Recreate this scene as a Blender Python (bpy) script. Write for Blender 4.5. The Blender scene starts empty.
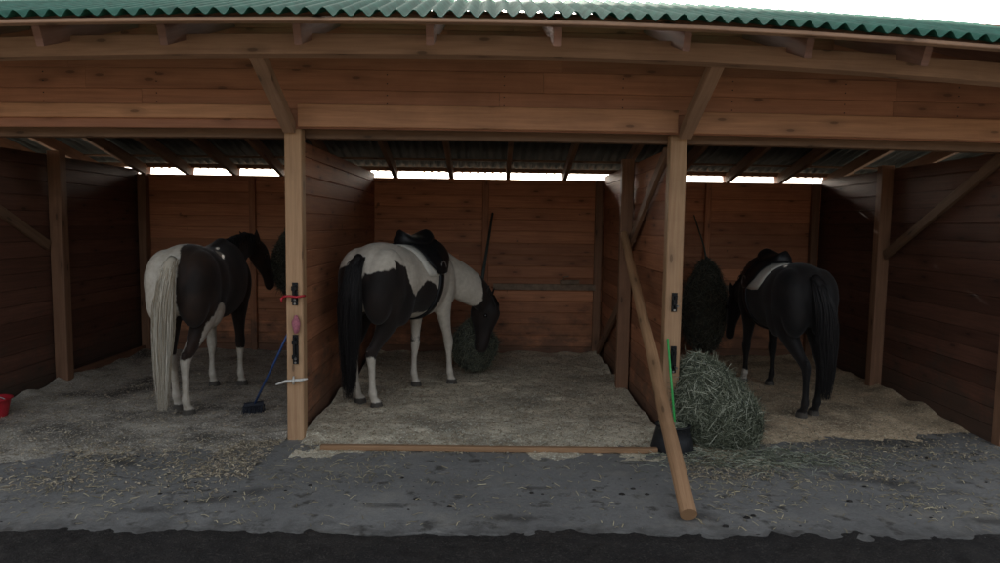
import bpy, bmesh, math, random
from mathutils import Vector, Matrix, noise
random.seed(7)
R = math.radians
scene = bpy.context.scene
COL = scene.collection

# ------------------------------------------------------------------ helpers
def tag(o, label=None, cat=None, group=None, kind=None):
    if label: o['label'] = label
    if cat: o['category'] = cat
    if group: o['group'] = group
    if kind: o['kind'] = kind
    return o

def empty(name, loc, rz=0.0, scale=1.0):
    o = bpy.data.objects.new(name, None)
    COL.objects.link(o)
    o.location = loc
    o.rotation_euler = (0, 0, rz)
    o.scale = (scale,) * 3
    o.empty_display_size = 0.1
    return o

class MB:
    """collects geometry with a uv and a per-plank tone, links it as one mesh"""
    def __init__(s):
        s.v, s.f, s.uv, s.tone = [], [], [], []
    def face(s, idx, uvs, tone=0.5):
        s.f.append(idx); s.uv.append(uvs); s.tone.append(tone)
    def bar(s, a, b, w, t, up=(0, 0, 1), seg=1, ch=0.004, tone=None, jit=0.0, w2=None, t2=None):
        """beam from a to b; t measured along 'up', w across it"""
        a, b = Vector(a), Vector(b)
        d = (b - a); L = d.length; d.normalize()
        up = Vector(up); side = d.cross(up).normalized(); up = side.cross(d).normalized()
        if tone is None: tone = random.random()
        ou, ov = random.uniform(0, 50), random.uniform(0, 50)
        base = len(s.v)
        for k in range(seg + 1):
            q = k / seg
            ww = (w + ((w2 or w) - w) * q) / 2; tt = (t + ((t2 or t) - t) * q) / 2
            c = min(ch, ww * .45, tt * .45)
            prof = [(-ww + c, -tt), (ww - c, -tt), (ww, -tt + c), (ww, tt - c), (ww - c, tt), (-ww + c, tt), (-ww, tt - c), (-ww, -tt + c)]
            p = a + d * (L * q)
            if jit: p = p + up * random.uniform(-jit, jit) + side * random.uniform(-jit, jit)
            for (x, y) in prof: s.v.append(p + side * x + up * y)
        per = [0]
        for i in range(8):
            x0, y0 = prof[i]; x1, y1 = prof[(i + 1) % 8]
            per.append(per[-1] + math.hypot(x1 - x0, y1 - y0))
        for k in range(seg):
            for i in range(8):
                j = (i + 1) % 8
                A = base + k * 8; B = A + 8
                u0, u1 = ou + L * k / seg, ou + L * (k + 1) / seg
                v0, v1 = ov + per[i], ov + per[i + 1]
                s.face((A + i, B + i, B + j, A + j), ((u0, v0), (u1, v0), (u1, v1), (u0, v1)), tone)
        for A, rev in ((base, False), (base + seg * 8, True)):
            ids = list(range(A, A + 8)); pr = [(ou + x * .3, ov + y) for x, y in prof]
            if rev: ids = ids[::-1]; pr = pr[::-1]
            s.face(tuple(ids), tuple(pr), tone)
    def tube(s, pts, rad, n=6, tone=None, cap=True, flat=1.0):
        pts = [Vector(p) for p in pts]
        if not hasattr(rad, '__len__'): rad = [rad] * len(pts)
        if tone is None: tone = random.random()
        base = len(s.v); L = 0
        ref = Vector((0.31, 0.17, 0.93))
        prev = None; ls = []
        for k, p in enumerate(pts):
            d = (pts[min(k + 1, len(pts) - 1)] - pts[max(k - 1, 0)])
            if d.length < 1e-9: d = Vector((0, 0, 1))
            d.normalize()
            if prev is None:
                a = d.cross(ref)
                if a.length < 1e-3: a = d.cross(Vector((1, 0, 0)))
                a.normalize()
            else:
                a = (prev - d * prev.dot(d)).normalized()
            prev = a; b = d.cross(a)
            for i in range(n):
                t = 2 * math.pi * i / n
                s.v.append(p + a * (math.cos(t) * rad[k]) + b * (math.sin(t) * rad[k] * flat))
            if k: L += (pts[k] - pts[k - 1]).length
            ls.append(L)
        for k in range(len(pts) - 1):
            for i in range(n):
                j = (i + 1) % n; A = base + k * n; B = A + n
                s.face((A + i, A + j, B + j, B + i), ((ls[k], i / n), (ls[k], (i + 1) / n), (ls[k + 1], (i + 1) / n), (ls[k + 1], i / n)), tone)
        if cap:
            s.face(tuple(range(base, base + n))[::-1], tuple((0, 0) for _ in range(n)), tone)
            e = base + (len(pts) - 1) * n
            s.face(tuple(range(e, e + n)), tuple((0, 0) for _ in range(n)), tone)
    def poly(s, pts, tone=None):
        base = len(s.v)
        s.v += [Vector(p) for p in pts]
        if tone is None: tone = random.random()
        s.face(tuple(range(base, base + len(pts))), tuple((p[0], p[1]) for p in pts), tone)
    def grid(s, rows, tone=0.5, close=False, us=1.0):
        """rows of points -> quads; closed shell when close"""
        base = len(s.v); n = len(rows[0])
        for r in rows: s.v += [Vector(p) for p in r]
        for a in range(len(rows) - 1):
            for i in range(n - 1 + (1 if close else 0)):
                j = (i + 1) % n
                A = base + a * n; B = A + n
                s.face((A + i, A + j, B + j, B + i), ((a * us, i * us), (a * us, (i + 1) * us), ((a + 1) * us, (i + 1) * us), ((a + 1) * us, i * us)), tone)
        return base, n
    def warp(s, fn):
        s.v = [Vector(fn(p)) for p in s.v]; return s
    def build(s, name, mat, parent=None, origin=(0, 0, 0), smooth=False):
        o_ = Vector(origin)
        me = bpy.data.meshes.new(name)
        me.from_pydata([tuple(p - o_) for p in s.v], [], s.f)
        uvl = me.uv_layers.new(name='UVMap')
        flat = [c for f in s.uv for uv in f for c in uv]
        uvl.data.foreach_set('uv', flat)
        at = me.attributes.new('tone', 'FLOAT', 'FACE')
        at.data.foreach_set('value', s.tone)
        if smooth: me.polygons.foreach_set('use_smooth', [True] * len(me.polygons))
        me.materials.append(mat)
        o = bpy.data.objects.new(name, me)
        COL.objects.link(o)
        if parent: o.parent = parent
        else: o.location = o_
        me.update()
        return o

def nz(x, y, z=0.0, sc=1.0):
    return noise.noise(Vector((x * sc, y * sc, z * sc)))

# ------------------------------------------------------------------ materials
class NT:
    def __init__(s, name):
        s.m = bpy.data.materials.new(name); s.m.use_nodes = True
        s.t = s.m.node_tree; s.n = s.t.nodes; s.l = s.t.links
        s.b = s.n['Principled BSDF']
    def node(s, typ, **kw):
        n = s.n.new(typ)
        for k, v in kw.items():
            if hasattr(n, k): setattr(n, k, v)
            else: n.inputs[k].default_value = v
        return n
    def link(s, a, b): s.l.new(a, b)
    def math(s, op, a, b=None, c=None, clamp=False):
        n = s.n.new('ShaderNodeMath'); n.operation = op; n.use_clamp = clamp
        for i, x in enumerate((a, b, c)):
            if x is None: continue
            if isinstance(x, (int, float)): n.inputs[i].default_value = x
            else: s.link(x, n.inputs[i])
        return n.outputs[0]
    def mix(s, f, a, b, mode='MIX'):
        n = s.n.new('ShaderNodeMix'); n.data_type = 'RGBA'; n.blend_type = mode
        for sock, x in ((n.inputs[0], f), (n.inputs[6], a), (n.inputs[7], b)):
            if isinstance(x, (int, float)): sock.default_value = x
            elif isinstance(x, tuple): sock.default_value = x + (1,) if len(x) == 3 else x
            else: s.link(x, sock)
        return n.outputs[2]
    def ramp(s, f, stops):
        n = s.n.new('ShaderNodeValToRGB'); e = n.color_ramp.elements
        while len(e) < len(stops): e.new(0.5)
        for el, (p, c) in zip(e, stops):
            el.position = p; el.color = (c, c, c, 1) if isinstance(c, (int, float)) else c + (1,)
        s.link(f, n.inputs[0]); return n.outputs[0]
    def noise(s, vec, scale, detail=4, rough=.55, dist=0.0):
        n = s.node('ShaderNodeTexNoise'); n.inputs['Scale'].default_value = scale
        n.inputs['Detail'].default_value = detail; n.inputs['Roughness'].default_value = rough
        n.inputs['Distortion'].default_value = dist
        if vec is not None: s.link(vec, n.inputs['Vector'])
        return n.outputs[0]
    def mapping(s, vec, scale=(1, 1, 1)):
        n = s.node('ShaderNodeMapping'); n.inputs['Scale'].default_value = scale
        s.link(vec, n.inputs['Vector']); return n.outputs[0]
    def bump(s, h, strength=.3, dist=.01):
        n = s.node('ShaderNodeBump'); n.inputs['Strength'].default_value = strength
        n.inputs['Distance'].default_value = dist
        s.link(h, n.inputs['Height']); s.link(n.outputs[0], s.b.inputs['Normal'])
    def attr(s, name):
        n = s.node('ShaderNodeAttribute'); n.attribute_name = name; return n

def wood(name, c1, c2, rough=.62, knot=True, dirt=0.0, tonevar=.5, kick=False):
    t = NT(name)
    uv = t.node('ShaderNodeTexCoord').outputs['UV']
    obj = t.node('ShaderNodeTexCoord').outputs['Object']
    g1 = t.noise(t.mapping(uv, (2.2, 46, 1)), 1, 5, .6, .35)
    g2 = t.noise(t.mapping(uv, (.7, 9, 1)), 1, 3, .5, .6)
    g3 = t.noise(t.mapping(uv, (6, 160, 1)), 1, 2, .5)
    mix = t.math('ADD', t.math('MULTIPLY', g1, .55), t.math('ADD', t.math('MULTIPLY', g2, .35), t.math('MULTIPLY', g3, .15)))
    f = t.ramp(mix, [(.38, 0.0), (.66, 1.0)])
    col = t.mix(f, c2, c1)
    tone = t.attr('tone').outputs['Fac']
    mul = t.math('ADD', t.math('MULTIPLY', tone, tonevar), 1 - tonevar * .5)
    cm = t.node('ShaderNodeCombineColor')
    for i in range(3): t.link(mul, cm.inputs[i])
    col = t.mix(1.0, col, cm.outputs[0], 'MULTIPLY')
    if knot:
        v = t.node('ShaderNodeTexVoronoi'); v.voronoi_dimensions = '2D'; v.inputs['Scale'].default_value = 1
        wob = t.noise(t.mapping(uv, (4, 14, 1)), 1, 2)
        t.link(t.mapping(uv, (2.1, 6.3, 1)), v.inputs['Vector'])
        dd = t.math('ADD', v.outputs['Distance'], t.math('MULTIPLY', wob, .05))
        sel = t.math('GREATER_THAN', t.node('ShaderNodeSeparateColor').outputs[0], .45)
        sc = t.n[-1] if False else None
        sep = [n for n in t.n if n.bl_idname == 'ShaderNodeSeparateColor'][-1]
        t.link(v.outputs['Color'], sep.inputs[0])
        k = t.ramp(dd, [(.075, 1.0), (.12, 0.0)])
        halo = t.ramp(dd, [(.08, .45), (.3, 0.0)])
        kk = t.math('MULTIPLY', t.math('MAXIMUM', k, halo), sel)
        col = t.mix(t.math('MULTIPLY', kk, .75), col, tuple(x * .28 for x in c2))
    # long weather stains
    st = t.noise(obj, 1.6, 5, .65)
    col = t.mix(t.math('MULTIPLY', t.ramp(st, [(.48, 0.0), (.75, 1.0)]), .35 + dirt), col, tuple(x * .45 for x in c2))
    if kick:
        sx = t.node('ShaderNodeSeparateXYZ'); t.link(obj, sx.inputs[0])
        kn = t.noise(t.mapping(obj, (3, 3, 5)), 1, 6, .7)
        lim = t.math('SUBTRACT', t.math('MULTIPLY', kn, 1.9), t.math('ADD', sx.outputs[2], .45))
        col = t.mix(t.math('MULTIPLY', t.ramp(lim, [(.0, 0.0), (.35, 1.0)]), .6), col, (.060, .048, .036))
        sp = t.noise(t.mapping(obj, (9, 9, 9)), 1, 3, .6)
        col = t.mix(t.ramp(sp, [(.70, 0.0), (.74, .6)]), col, (.05, .035, .025))
    t.link(col, t.b.inputs['Base Color'])
    t.b.inputs['Roughness'].default_value = rough
    t.b.inputs['Specular IOR Level'].default_value = .3
    t.bump(mix, .35, .004)
    return t.m

def simple(name, col, rough=.6, metal=0.0, var=.3, scale=20, bump=.2, spec=.4, bd=.003):
    t = NT(name)
    o = t.node('ShaderNodeTexCoord').outputs['Object']
    n = t.noise(o, scale, 5, .6)
    c = t.mix(t.ramp(n, [(.3, 0.0), (.7, 1.0)]), tuple(x * (1 - var) for x in col), tuple(min(1, x * (1 + var)) for x in col))
    t.link(c, t.b.inputs['Base Color'])
    t.b.inputs['Roughness'].default_value = rough; t.b.inputs['Metallic'].default_value = metal
    t.b.inputs['Specular IOR Level'].default_value = spec
    t.bump(n, bump, bd)
    return t.m

def toned(name, stops, rough=.75, spec=.25, trans=0.0):
    """colour picked per strand / flake"""
    t = NT(name)
    tone = t.attr('tone').outputs['Fac']
    n = len(stops)
    c = t.ramp(tone, [(i / (n - 1), s) for i, s in enumerate(stops)])
    t.link(c, t.b.inputs['Base Color'])
    t.b.inputs['Roughness'].default_value = rough
    t.b.inputs['Specular IOR Level'].default_value = spec
    return t.m

M = {}
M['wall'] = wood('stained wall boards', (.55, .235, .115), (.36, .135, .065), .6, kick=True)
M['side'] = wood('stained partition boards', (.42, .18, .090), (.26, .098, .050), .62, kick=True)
M['dark'] = wood('dark stained side boards', (.15, .066, .042), (.085, .038, .025), .62, kick=True)  # darkness of the outer stalls put into the board colour
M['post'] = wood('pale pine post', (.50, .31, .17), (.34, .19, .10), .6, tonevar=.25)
M['post_in'] = wood('inner pine post', (.27, .14, .080), (.17, .085, .048), .6, tonevar=.3)  # darker copy of the pine, with the stalls' shade worked into its colour
M['fascia'] = wood('fascia boards', (.43, .195, .110), (.29, .125, .070), .58, tonevar=.35)
M['lintel'] = wood('light lintel plank', (.58, .29, .15), (.39, .185, .095), .55, tonevar=.25)
M['beam'] = wood('eave beam', (.40, .245, .16), (.27, .16, .10), .65, tonevar=.3)
M['rafter'] = wood('rafter timber', (.24, .14, .085), (.15, .085, .05), .7, tonevar=.3)
M['endgrain'] = wood('front rafter timber', (.30, .165, .12), (.20, .105, .08), .7, knot=False)
M['pole'] = wood('peeled pole', (.42, .24, .125), (.27, .145, .07), .6)
M['green'] = simple('green corrugated sheet', (.020, .090, .065), .9, 0, .3, 9, .15, .08)
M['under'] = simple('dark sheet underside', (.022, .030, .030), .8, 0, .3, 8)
M['blackmetal'] = simple('black iron', (.015, .015, .016), .4, .6, .3, 60)
M['steel'] = simple('dull steel', (.35, .34, .33), .35, .9, .2, 60)
M['leather'] = simple('black leather', (.010, .010, .011), .45, 0, .3, 70, .25, .3)
M['padwhite'] = simple('white saddle pad', (.60, .57, .50), .9, 0, .12, 90, .4)
M['rubber'] = simple('black rubber', (.012, .012, .013), .6, 0, .3, 40)
M['greenstick'] = simple('green handle', (.06, .42, .10), .4, 0, .1, 40)
M['bluestick'] = simple('blue handle', (.03, .07, .20), .6, 0, .2, 40)
M['bristle'] = simple('dark bristles', (.02, .022, .03), .8, 0, .4, 60)
M['red'] = simple('red plastic', (.42, .02, .03), .45, 0, .15, 30)
M['pink'] = simple('faded pink cloth', (.36, .12, .15), .9, 0, .3, 60, .5)
M['cord'] = simple('pale cord', (.55, .52, .46), .85, 0, .2, 80, .5)
M['netcord'] = simple('net cord', (.07, .085, .075), .85, 0, .3, 80, .3)
M['greyrail'] = simple('worn grey rail', (.24, .165, .11), .7, 0, .35, 14, .3)
M['eye'] = simple('dark wet eye', (.006, .004, .003), .08, 0, .1, 40, 0, .6)

def m_concrete():
    t = NT('worn concrete')
    o = t.node('ShaderNodeTexCoord').outputs['Object']
    a = t.noise(o, 1.1, 6, .6, .3); b = t.noise(o, 7, 7, .62); c = t.noise(o, 60, 4, .6); d = t.noise(o, .45, 3, .5)
    m = t.math('ADD', t.math('MULTIPLY', a, .45), t.math('ADD', t.math('MULTIPLY', b, .35), t.math('MULTIPLY', c, .2)))
    col = t.mix(t.ramp(m, [(.36, 0.0), (.64, 1.0)]), (.135, .129, .118), (.25, .238, .215))
    col = t.mix(t.math('MULTIPLY', t.ramp(b, [(.56, 0.0), (.66, 1.0)]), .8), col, (.045, .038, .030))
    # trodden dust from the bedding
    col = t.mix(t.math('MULTIPLY', t.ramp(t.noise(o, 2.6, 8, .7), [(.52, 0.0), (.66, 1.0)]), .55), col, (.27, .245, .20))
    # damp stains
    col = t.mix(t.math('MULTIPLY', t.ramp(d, [(.54, 0.0), (.66, 1.0)]), .45), col, (.05, .047, .045))
    # manure and water stains, each with its own place and ragged outline
    sx = t.node('ShaderNodeSeparateXYZ'); t.link(o, sx.inputs[0])
    wob = t.math('MULTIPLY', t.math('SUBTRACT', t.noise(o, 6, 6, .7), .5), 2.6)
    tot = None
    for px, py, rx, ry, k in ((-1.5, 3.88, .42, .12, .5), (-2.4, 4.4, .45, .14, -.3), (2.6, 4.15, .6, .14, -.35), (.3, 4.04, .16, .05, 0), (3.15, 5.05, .6, .22, .2), (.15, 3.60, .3, .07, 0), (-1.9, 3.66, .3, .07, 0), (2.9, 3.62, .5, .08, 0), (-.55, 3.75, .2, .05, 0), (1.15, 3.66, .22, .09, 0)):
        dx = t.math('DIVIDE', t.math('SUBTRACT', sx.outputs[0], px), rx)
        yy = t.math('SUBTRACT', t.math('SUBTRACT', sx.outputs[1], py), t.math('MULTIPLY', t.math('SUBTRACT', sx.outputs[0], px), k))
        dy = t.math('DIVIDE', yy, ry)
        r2 = t.math('ADD', t.math('MULTIPLY', dx, dx), t.math('MULTIPLY', dy, dy))
        g = t.math('SUBTRACT', 1.0, t.math('SQRT', r2))
        tot = g if tot is None else t.math('MAXIMUM', tot, g)
    edge = t.math('MULTIPLY', t.math('SUBTRACT', 3.62, sx.outputs[1]), 3.2)      # damp crept in from the mud
    tot = t.math('ADD', t.math('MAXIMUM', tot, edge), wob)
    col = t.mix(t.math('MULTIPLY', t.ramp(tot, [(.15, 0.0), (.95, 1.0)]), .72), col, (.046, .040, .034))
    # cracks
    w = t.noise(o, 1.5, 4, .6)
    v = t.node('ShaderNodeTexVoronoi'); v.feature = 'DISTANCE_TO_EDGE'; v.inputs['Scale'].default_value = .55
    vm = t.node('ShaderNodeVectorMath'); vm.operation = 'ADD'
    nn = t.node('ShaderNodeTexNoise'); nn.inputs['Scale'].default_value = 2.2; nn.inputs['Detail'].default_value = 6
    t.link(o, nn.inputs['Vector']); t.link(o, vm.inputs[0])
    sc = t.node('ShaderNodeVectorMath'); sc.operation = 'SCALE'; sc.inputs['Scale'].default_value = .55
    t.link(nn.outputs['Color'], sc.inputs[0]); t.link(sc.outputs[0], vm.inputs[1]); t.link(vm.outputs[0], v.inputs['Vector'])
    cr = t.math('MULTIPLY', t.ramp(v.outputs['Distance'], [(.002, 1.0), (.010, 0.0)]), t.ramp(t.noise(o, .8, 3, .5), [(.52, 0.0), (.62, 1.0)]))
    col = t.mix(t.math('MULTIPLY', cr, .65), col, (.03, .027, .024))
    t.link(col, t.b.inputs['Base Color'])
    t.link(t.ramp(d, [(.5, .85), (.68, .5)]), t.b.inputs['Roughness'])
    t.b.inputs['Specular IOR Level'].default_value = .3
    h = t.math('SUBTRACT', t.math('ADD', t.math('MULTIPLY', b, .7), t.math('MULTIPLY', c, .35)), t.math('MULTIPLY', cr, .5))
    t.bump(h, .55, .02)
    return t.m
M['concrete'] = m_concrete()

def m_bed(name, c1, c2, c3):
    t = NT(name)
    o = t.node('ShaderNodeTexCoord').outputs['Object']
    a = t.noise(o, 90, 3, .7); b = t.noise(o, 9, 7, .7); c = t.noise(o, 1.3, 4, .6)
    col = t.mix(t.ramp(t.math('ADD', t.math('MULTIPLY', a, .5), t.math('MULTIPLY', b, .5)), [(.38, 0.0), (.62, 1.0)]), c2, c1)
    col = t.mix(t.ramp(c, [(.46, 0.0), (.64, .85)]), col, c3)
    e = t.noise(o, 3.4, 6, .7)
    col = t.mix(t.ramp(e, [(.50, 0.0), (.68, .55)]), col, tuple(min(1, x * 1.25) for x in c1))
    col = t.mix(t.ramp(e, [(.30, .6), (.44, 0.0)]), col, c3)
    v = t.node('ShaderNodeTexVoronoi'); v.inputs['Scale'].default_value = 120; t.link(o, v.inputs['Vector'])
    sp = t.node('ShaderNodeSeparateColor'); t.link(v.outputs['Color'], sp.inputs[0])
    col = t.mix(t.math('MULTIPLY', t.math('GREATER_THAN', sp.outputs[0], .88), .6), col, tuple(min(1, x * 1.6) for x in c1))
    t.link(col, t.b.inputs['Base Color']); t.b.inputs['Roughness'].default_value = .9
    t.b.inputs['Specular IOR Level'].default_value = .15
    t.bump(t.math('ADD', t.math('MULTIPLY', a, .6), b), .8, .025)
    return t.m
M['bed'] = m_bed('wood shavings', (.80, .68, .50), (.50, .42, .30), (.28, .24, .18))
M['bed_tan'] = m_bed('tan shavings', (.72, .54, .35), (.44, .32, .20), (.17, .13, .09))
M['bed_grey'] = m_bed('trodden grey shavings', (.52, .46, .37), (.26, .23, .185), (.075, .065, .055))
M['mud'] = m_bed('dark mud', (.040, .034, .029), (.019, .017, .015), (.028, .025, .023))
M['yard'] = m_bed('dry yard dirt', (.24, .20, .15), (.18, .15, .11), (.14, .12, .09))
M['flake'] = toned('shaving flakes', [(.18, .14, .09), (.36, .29, .2), (.55, .45, .31)])
M['straw'] = toned('straw stems', [(.16, .13, .08), (.34, .28, .17), (.52, .44, .28)])
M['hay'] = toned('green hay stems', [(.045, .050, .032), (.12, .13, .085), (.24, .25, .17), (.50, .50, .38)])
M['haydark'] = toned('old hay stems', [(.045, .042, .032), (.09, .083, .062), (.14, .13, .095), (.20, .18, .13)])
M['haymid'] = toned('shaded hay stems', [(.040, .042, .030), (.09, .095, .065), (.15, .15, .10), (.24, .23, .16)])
M['haycore'] = simple('packed hay', (.07, .07, .045), .9, 0, .5, 30, .8, .1, .02)
M['haycore2'] = simple('packed old hay', (.055, .05, .036), .9, 0, .5, 30, .8, .1, .02)

def coat(name, dark1, dark2, white1, white2):
    t = NT(name)
    o = t.node('ShaderNodeTexCoord').outputs['Object']
    w = t.attr('white').outputs['Fac']; h = t.attr('hoof').outputs['Fac']
    n1 = t.noise(o, 26, 4, .6); n2 = t.noise(o, 5, 4, .5); n3 = t.noise(t.mapping(o, (120, 120, 30)), 1, 2, .6)
    dk = t.mix(t.ramp(n2, [(.35, 0.0), (.65, 1.0)]), dark1, dark2)
    wh = t.mix(t.ramp(t.math('ADD', t.math('MULTIPLY', n1, .5), t.math('MULTIPLY', n2, .5)), [(.4, 0.0), (.62, 1.0)]), white2, white1)
    f = t.ramp(t.math('ADD', w, t.math('MULTIPLY', t.math('SUBTRACT', n1, .5), .35)), [(.44, 0.0), (.56, 1.0)])
    col = t.mix(f, dk, wh)
    col = t.mix(t.math('MULTIPLY', n3, .3), col, t.mix(1.0, col, (.55, .5, .45), 'MULTIPLY'))
    col = t.mix(h, col, (.07, .06, .05))
    t.link(col, t.b.inputs['Base Color']); t.b.inputs['Roughness'].default_value = .62
    t.b.inputs['Specular IOR Level'].default_value = .16
    t.b.inputs['Sheen Weight'].default_value = .08
    t.bump(n3, .25, .004)
    return t.m

# ------------------------------------------------------------------ setting
def ground_sheets():
    m = MB(); S = 400
    m.poly([(-S, -S, -.06), (S, -S, -.06), (S, S, -.06), (-S, S, -.06)], .5)
    tag(m.build('ground', M['yard']), kind='structure')
    # churned mud in front of the slab
    rows = []
    nx, ny = 620, 90
    for j in range(ny + 1):
        y = 1.9 + (3.85 - 1.9) * (j / ny) ** .7
        row = []
        for i in range(nx + 1):
            x = -5.2 + 10.4 * i / nx
            z = .003 - max(-.06, (y - 3.375)) * .09 - max(0, y - 3.375) * .10 + .013 * nz(x, y, 3, 2.2) + .012 * nz(x, y, 9, 7) + .008 * nz(x, y, 5, 17) + .003 * nz(x, y, 5, 40)
            for gx, gy, gw, gh, ga in ((.05, 3.47, .22, .06, .020), (.42, 3.46, .10, .05, .016), (-2.3, 3.46, .3, .05, .012), (1.9, 3.45, .2, .05, .014), (2.7, 3.47, .25, .07, .018)):
                z += .6 * ga * math.exp(-((x - gx) / gw) ** 2 - ((y - gy) / gh) ** 2) * (1 + 1.2 * nz(x, y, 2, 12))
            if j == 0 or i in (0, nx): z = -.065
            if j == ny: z = -.05
            row.append((x, y, z))
        rows.append(row)
    m = MB(); m.grid(rows)
    tag(m.build('mud', M['mud'], smooth=True), kind='structure')
    # slab: crumbling front edge
    rows = []
    nx = 420
    for (dy, z) in ((0, -.07), (0, -.004), (.012, 0), (.3, 0), (1.6, 0), (5.4, 0)):
        row = []
        for i in range(nx + 1):
            x = -7 + 14 * i / nx
            e = 3.40 + .05 * nz(x, 0, 1, 1.3) + .045 * nz(x, 0, 5, 5) + .022 * nz(x, 0, 8, 17)
            row.append((x, (e + dy) if dy < 1 else 3.4 + dy, z))
        rows.append(row)
    m = MB(); m.grid(rows)
    tag(m.build('concrete_floor', M['concrete'], smooth=False), kind='structure')
ground_sheets()

def bedding(name, x0, x1, y0, y1, mat, label, cat, seed, th=.026, front=.5, banks=(1, 1), thin=0.0, skew=0.0, rough=1.0):
    nx = int((x1 - x0) / .022); ny = int((y1 - y0) / .022)
    def H(x, y):
        n = .55 * nz(x, y, seed, 1.1) + .4 * nz(x, y, seed + 3, 3.2) + .22 * nz(x, y, seed + 7, 11)
        e = min(1, max(0, (y - y0 - skew * (x - x0)) / front))
        if y < 4.95: e *= max(0, min(1, (x1 - x) / .4 + max(0, y - 4.75) * 2)) * max(0, min(1, (x - x0) / .4 + max(0, y - 4.75) * 2))
        h = th * (e * 1.25 - .32 - thin * e) + th * n * .9 * rough
        bl = max(0, 1 - (x - x0) / .35) * banks[0]; br = max(0, 1 - (x1 - x) / .35) * banks[1]; bb = max(0, 1 - (y1 - y) / .4)
        h += (.05 * max(bl * bl, br * br) + .04 * bb * bb) * e * (.7 + .9 * nz(x, y, seed, 4))
        h += .0035 * nz(x, y, seed + 2, 38)
        return h
    rows = []
    for j in range(ny + 1):
        y = y0 + (y1 - y0) * j / ny
        rows.append([(x0 + (x1 - x0) * i / nx, y, H(x0 + (x1 - x0) * i / nx, y)) for i in range(nx + 1)])
    m = MB(); m.grid(rows)
    o = m.build(name, mat, smooth=True)
    tag(o, label, cat, kind='stuff')
    return H

H_mid = bedding('wood_shavings', -1.37, 1.29, 4.53, 8.19, M['bed'], 'pale wood shavings covering the floor of the middle stall', 'bedding', 11, thin=-.2, front=.62, rough=1.5)
H_left = bedding('wood_shavings', -4.13, -1.50, 4.3, 8.19, M['bed_grey'], 'trodden greyish shavings spread under the horse with the white tail', 'bedding', 31, thin=.05, front=.9)
H_right = bedding('wood_shavings', 1.43, 3.86, 4.5, 8.19, M['bed_tan'], 'tan wood shavings spread under the black horse', 'bedding', 57, thin=-.05, front=.6, skew=.28)

def flakes(name, n, boxes, mat, label, cat, L=(.012, .03), W=(.003, .009), ns=1, lift=.004):
    m = MB()
    for _ in range(n):
        x0, x1, y0, y1, H = random.choice(boxes)
        x = random.uniform(x0, x1); y = random.uniform(y0, y1)
        if H is None and nz(x, y, 77, 1.7) + .5 * nz(x, y, 7, 5) < random.uniform(-.55, .45): continue
        z = max(0, H(x, y) if H else 0) + lift
        l = random.uniform(*L); w = random.uniform(*W); a = random.uniform(0, 6.28)
        d = Vector((math.cos(a), math.sin(a), random.uniform(-.25, .25))) * l / 2
        s = Vector((-math.sin(a), math.cos(a), random.uniform(-.6, .6))) * w / 2
        c = Vector((x, y, z + random.uniform(0, .004)))
        bend = Vector((0, 0, l * random.uniform(0, .2))) + s * random.uniform(-2, 2)
        t = random.random()
        b = len(m.v)
        m.v += [c - d - s, c - d + s, c + bend - s, c + bend + s, c + d - s, c + d + s]
        m.face((b, b + 2, b + 3, b + 1), ((0, 0),) * 4, t); m.face((b + 2, b + 4, b + 5, b + 3), ((0, 0),) * 4, t)
    tag(m.build(name, mat), label, cat, kind='stuff')

flakes('shaving_flakes', 26000, [(-1.35, 1.27, 4.65, 8.1, H_mid), (-1.35, 1.27, 4.65, 8.1, H_mid), (-4.1, -1.52, 4.5, 8.1, H_left), (1.45, 3.8, 4.6, 8.1, H_right)],
       M['flake'], 'loose curled wood flakes lying on the stall bedding', 'wood flakes')
flakes('scattered_straw', 11000, [(-4.6, 4.2, 3.47, 5.1, None), (-4.2, -.6, 3.7, 5.2, None), (1.2, 4.0, 3.7, 5.0, None)],
       M['straw'], 'short straw bits trodden over the concrete in front of the stalls', 'straw', L=(.012, .06), W=(.002, .005))

flakes('straw_litter', 5200, [(-1.9, -1.52, 4.15, 4.9, lambda x, y: 0.0 if nz(x, y, 4, 6) > -.2 else .0)] + [(-4.0, -1.55, 3.9, 4.7, None)] * 3 + [(1.3, 2.7, 4.2, 4.75, None)] * 2,
       M['flake'], 'pale litter swept out over the concrete edge of the stalls', 'litter', L=(.012, .035), W=(.003, .009))

# crumbs of dung and dirt on the slab
m = MB()
for _ in range(110):
    if random.random() < .8: cx, cy, sp = random.choice([(-2.3, 4.45, .3), (-1.7, 4.0, .25), (.7, 4.0, .4), (3.1, 4.75, .35), (1.5, 3.65, .3), (-.6, 3.8, .4), (2.4, 3.8, .3)])
    else: cx, cy, sp = random.uniform(-3.5, 3.5), 4.1, .6
    x = random.gauss(cx, sp * .6); y = min(5.2, max(3.5, random.gauss(cy, sp * .4))); r = .003 + .012 * random.random() ** 2.5
    ph = random.uniform(0, 6)
    rows = []
    for k in range(4):
        q = [1, .95, .6, .05][k]
        rows.append([(x + r * q * math.cos(t * 1.047 + ph) * random.uniform(.8, 1.2) * 1.4, y + r * q * math.sin(t * 1.047 + ph), r * [0, .35, .7, .85][k] - .001) for t in range(6)])
    m.grid(rows, close=True)
tag(m.build('dirt_crumbs', M['mud'], smooth=True), 'dark crumbs of dung and dirt strewn over the concrete', 'dirt', kind='stuff')

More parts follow.
